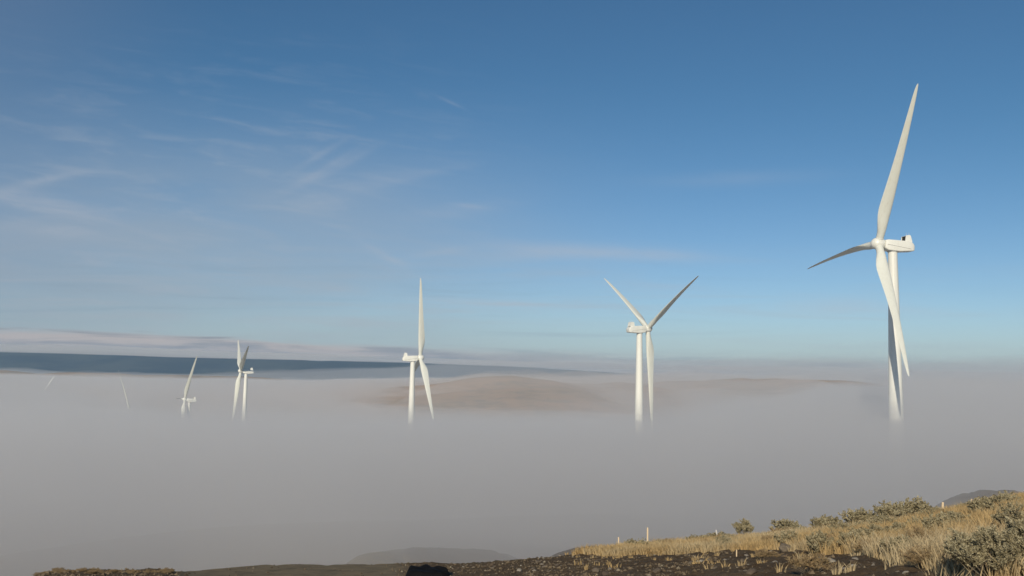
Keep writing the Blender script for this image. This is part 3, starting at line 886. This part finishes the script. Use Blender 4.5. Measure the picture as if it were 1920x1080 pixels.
# ------------------------------------------------------------------ stones
def rock_mesh(seed, flat=.7, n=2):
    import bmesh
    bm = bmesh.new(); bmesh.ops.create_icosphere(bm, subdivisions=n, radius=.5)
    q = np.random.default_rng(seed)
    cuts = [(Vector(q.normal(size=3)).normalized(), .30 + .14 * q.random()) for _ in range(9)]
    for v in bm.verts:
        for nn, d in cuts:
            k = v.co.dot(nn)
            if k > d: v.co -= nn * (k - d)
        v.co *= 1 + .05 * (q.random() - .5)
        v.co.z *= flat
    me = bpy.data.meshes.new('stone'); bm.to_mesh(me); bm.free()
    return me
def rock_mat(name, a, b):
    m, g, out = material(name); co = coord(g)
    n1 = g.noise(co, 4, 6, .6); n2 = g.noise(co, 18, 4, .6)
    rnd = g.n('ShaderNodeObjectInfo').outputs['Random']
    c = g.mix(g.ramp(n1, .35, .65), C4(a), C4(b))
    c = g.mix(rnd, c, C4((a[0] * .55, a[1] * .5, a[2] * .48)))
    pbsdf(g, out, c, .9, .2, n2, .5, .03)
    return m
M_ROCK = rock_mat('weathered basalt', (.20, .165, .125), (.12, .098, .075))
M_PALE = rock_mat('pale stone', (.40, .37, .31), (.28, .25, .205))
RK = []
for k in range(7):
    a_ = rock_mesh(400 + k); a_.materials.append(M_ROCK); RK.append(a_)
RP = []
for k in range(4):
    a_ = rock_mesh(450 + k); a_.materials.append(M_PALE); RP.append(a_)
def stone(x, y, s, sx=1., sz=1., pale=False, label=None, group=None, rz=None):
    a_ = (RP if pale else RK)[random.randrange(4)]
    z = float(ground_full(np.array([x]), np.array([y]))[0]) + s * sz * .12
    o = link('stone', a_)
    o.location = (x, y, z); o.scale = (s * sx, s, s * sz)
    o.rotation_euler = (random.random() * .5, random.random() * .5, random.random() * 6.28 if rz is None else rz)
    return tag(o, label, 'stone', group)
for (px, py, wpx, sx, sz, pale, lb, rz) in (
        (1474, 1036, 26, 1.3, 1.25, False, 'brown pointed boulder at the edge of the golden grass', .1),
        (1512, 1030, 11, 1.0, .9, True, 'pale stone right of the brown pointed boulder', None),
        (1783, 1072, 30, 1.7, .7, False, 'long flat brown stone half buried below the big sagebrush', .15),
        (1012, 1056, 18, 1.2, .8, False, 'broad brown stone on the rubble below the skyline', .2),
        (1002, 1072, 9, 1., .8, True, 'bluish pale stone low on the rubble', None),
        (1400, 1043, 10, 1.2, .8, True, 'pale stone at the lower end of the grass edge, above bare soil', None),
        (1315, 1056, 11, 1.1, .8, True, 'pale grey stone, largest on the dark soil below the stakes', None)):
    x, y = at(px, py)
    stone(x, y, wpx * y / F_PX, sx, sz, pale, lb, None, rz)
cnt = 0; tries = 0
while cnt < 210 and tries < 9000:
    tries += 1
    px = 850 + 900 * random.random() ** 1.25; py = 1036 + 44 * random.random()
    if px < 1000: py = 1055 + 25 * random.random()
    x, y = at(px, py)
    if soil_mask(np.array([x]), np.array([y]))[0] < .7 or y > np.interp(x / y, _us, _yc) + 1: continue
    pale = random.random() < .30
    s = .05 + .16 * random.random() ** 2.4
    stone(x, y, s * 1.0, 1 + .5 * random.random(), .7 + .3 * random.random(), pale,
          'small pale stone lying in the dark soil' if pale else 'small brown stone lying in the dark soil',
          'pale stones in the dark soil' if pale else 'brown stones in the dark soil')
    cnt += 1
# gravel: one mass
def gravel():
    n = 26000
    X, Y = scatter(n, 11, 50, -.52, .50, .8)
    sm = soil_mask(X, Y); rm = road_mask(X, Y)
    keep = (sm > .55) & (rng.random(n) > rm * .93)
    keep &= (fbm(X / 1.6, Y / 1.6, 3, 71) > -.25 + .25 * rng.random(n) + .35 * sst(X / Y, .14, .30))
    X, Y = X[keep], Y[keep]; n = len(X)
    Z = ground_full(X, Y)
    s = .014 + .05 * rng.random(n) ** 2.5
    base = np.array([[1, 0, 0], [-1, 0, 0], [0, 1, 0], [0, -1, 0], [0, 0, 1], [0, 0, -1.]])
    fc = np.array([[0, 2, 4], [2, 1, 4], [1, 3, 4], [3, 0, 4], [2, 0, 5], [1, 2, 5], [3, 1, 5], [0, 3, 5]])
    V = base[None] * (s[:, None, None] * (.6 + .8 * rng.random((n, 6, 1))))
    V[:, :, 2] *= .8
    an = rng.random(n) * 6.28; ca, sa = np.cos(an)[:, None], np.sin(an)[:, None]
    vx = V[:, :, 0] * ca - V[:, :, 1] * sa; vy = V[:, :, 0] * sa + V[:, :, 1] * ca
    V[:, :, 0] = vx + X[:, None] + rng.normal(size=(n, 6)) * s[:, None] * .15; V[:, :, 1] = vy + Y[:, None]; V[:, :, 2] += Z[:, None] + s[:, None] * .3
    F = fc[None] + (np.arange(n) * 6)[:, None, None]
    me = mesh_np('gravel', V.reshape(-1, 3), F.reshape(-1, 3))
    attr(me, 'tone', np.repeat(rng.random(n), 6))
    return me
m, g, out = material('gravel stone')
t = attrib(g, 'tone')
c = g.mix(g.ramp(t, .0, .6), C4((.085, .062, .040)), C4((.17, .13, .085)))
c = g.mix(g.ramp(t, .84, 1.0), c, C4((.30, .26, .19)))
pbsdf(g, out, c, .9, .15)
gv = link('gravel', gravel(), mat=m)
tag(gv, 'gravel and small clods strewn over the bare soil', 'gravel', kind='stuff')

# ------------------------------------------------------------------ survey stakes
m, g, out = material('pale lath wood'); pbsdf(g, out, g.mix(g.noise(coord(g), 9, 4), C4((.70, .52, .33)), C4((.80, .66, .46))), .8); M_WOOD = m
m, g, out = material('weathered white lath'); pbsdf(g, out, (.62, .60, .58, 1), .8); M_LATH = m
m, g, out = material('orange flagging'); pbsdf(g, out, (.72, .30, .12, 1), .6); M_FLAG = m
def stake(px, py, hp, wp, lean, mat, label, flag=0):
    x, y = at(px, py)
    k = y / F_PX; h = hp * k; w = wp * k
    z = float(ground_full(np.array([x]), np.array([y]))[0])
    root = empty('survey_stake', (x, y, z), 0.25)
    root.rotation_euler = (0, lean, .1)
    s = MB(); w2 = w / 2; t2 = max(.012, w * .22)
    s.loft([[(-w2 * .2, -t2, -.25), (w2 * .2, -t2, -.25), (w2 * .2, t2, -.25), (-w2 * .2, t2, -.25)],
            [(-w2, -t2, -.06), (w2, -t2, -.06), (w2, t2, -.06), (-w2, t2, -.06)],
            [(-w2, -t2, h * .98), (w2, -t2, h * .98), (w2, t2, h * .98), (-w2, t2, h * .98)],
            [(-w2 * .8, -t2 * .8, h), (w2 * .8, -t2 * .8, h), (w2 * .8, t2 * .8, h), (-w2 * .8, t2 * .8, h)]])
    s.build('lath', mat, root)
    if flag:
        f = MB(); f.box(-w2 - .006, w2 + .006, -t2 - .006, t2 + .006, h * .80, h * .80 + .05)
        f.loft([[(w2 + .005, -.004, h * .80), (w2 + .005, .004, h * .80), (w2 + .005, .004, h * .83), (w2 + .005, -.004, h * .83)],
                [(w2 + .05, .01, h * .62), (w2 + .05, .018, h * .62), (w2 + .08, .018, h * .65), (w2 + .08, .01, h * .65)]])
        f.build('flagging_tape', M_FLAG, root)
    return tag(root, label, 'stake', 'survey stakes on the slope')
stake(1214, 1030, 39, 2.5, 0.0, M_WOOD, 'tallest pale wooden survey stake, upright in the golden grass')
stake(1160, 1027, 24, 2.2, -.02, M_WOOD, 'short pale survey stake left of the tallest one, leftmost of all')
stake(1347, 1006, 23, 2.2, -.20, M_LATH, 'whitish survey stake tilted to the left on the skyline')
stake(1767, 964, 22, 3.4, .06, M_WOOD, 'stout pale survey stake in front of the scraped dirt strip')
stake(1822, 951, 18, 2.2, 0, M_WOOD, 'small pale survey stake above the scraped dirt strip, rightmost of all')
stake(1381, 1043, 14, 1.8, 0, M_WOOD, 'thin pale survey stake at the edge of the dark soil, lowest of all')

# ------------------------------------------------------------------ black sheeting heaped beside the road
m, g, out = material('black plastic sheeting'); pbsdf(g, out, (.008, .008, .009, 1), .85, 0.08); M_BLACK = m
hx, hy = HOLE
topz = S(800, 1067)[1] * hy
gz0 = float(ground_z(hx, hy))
nx_, ny_ = 46, 30
V = []; F = []
for j in range(ny_):
    for i in range(nx_):
        a_ = -1 + 2 * i / (nx_ - 1); b_ = -1 + 2 * j / (ny_ - 1)
        rad_ = (abs(a_ + .06 * math.sin(5 * b_)) ** 3.2 + abs(b_) ** 3.2) ** (1 / 3.2)
        x = hx + a_ * .86 + .03 * math.sin(7 * b_); y = hy + b_ * .75
        h_ = max(0.0, 1 - max(0, rad_ - .80) / .20) ** .8
        fold = .025 * math.sin(9 * a_ + 4 * b_) + .02 * math.sin(17 * a_ * b_ + 3)
        V.append((x, y, (topz + .01) * h_ + (gz0 - .10 - .16 * (y - hy)) * (1 - h_) + fold * h_ - .06 * max(0, a_) * h_))
for j in range(ny_ - 1):
    for i in range(nx_ - 1):
        F.append((j * nx_ + i, j * nx_ + i + 1, (j + 1) * nx_ + i + 1, (j + 1) * nx_ + i))
me = mesh_np('plastic_sheet', V, F, True); me.materials.append(M_BLACK)
tag(link('plastic_sheet', me), 'black sheeting lying in a low heap beside the dirt road', 'sheeting')
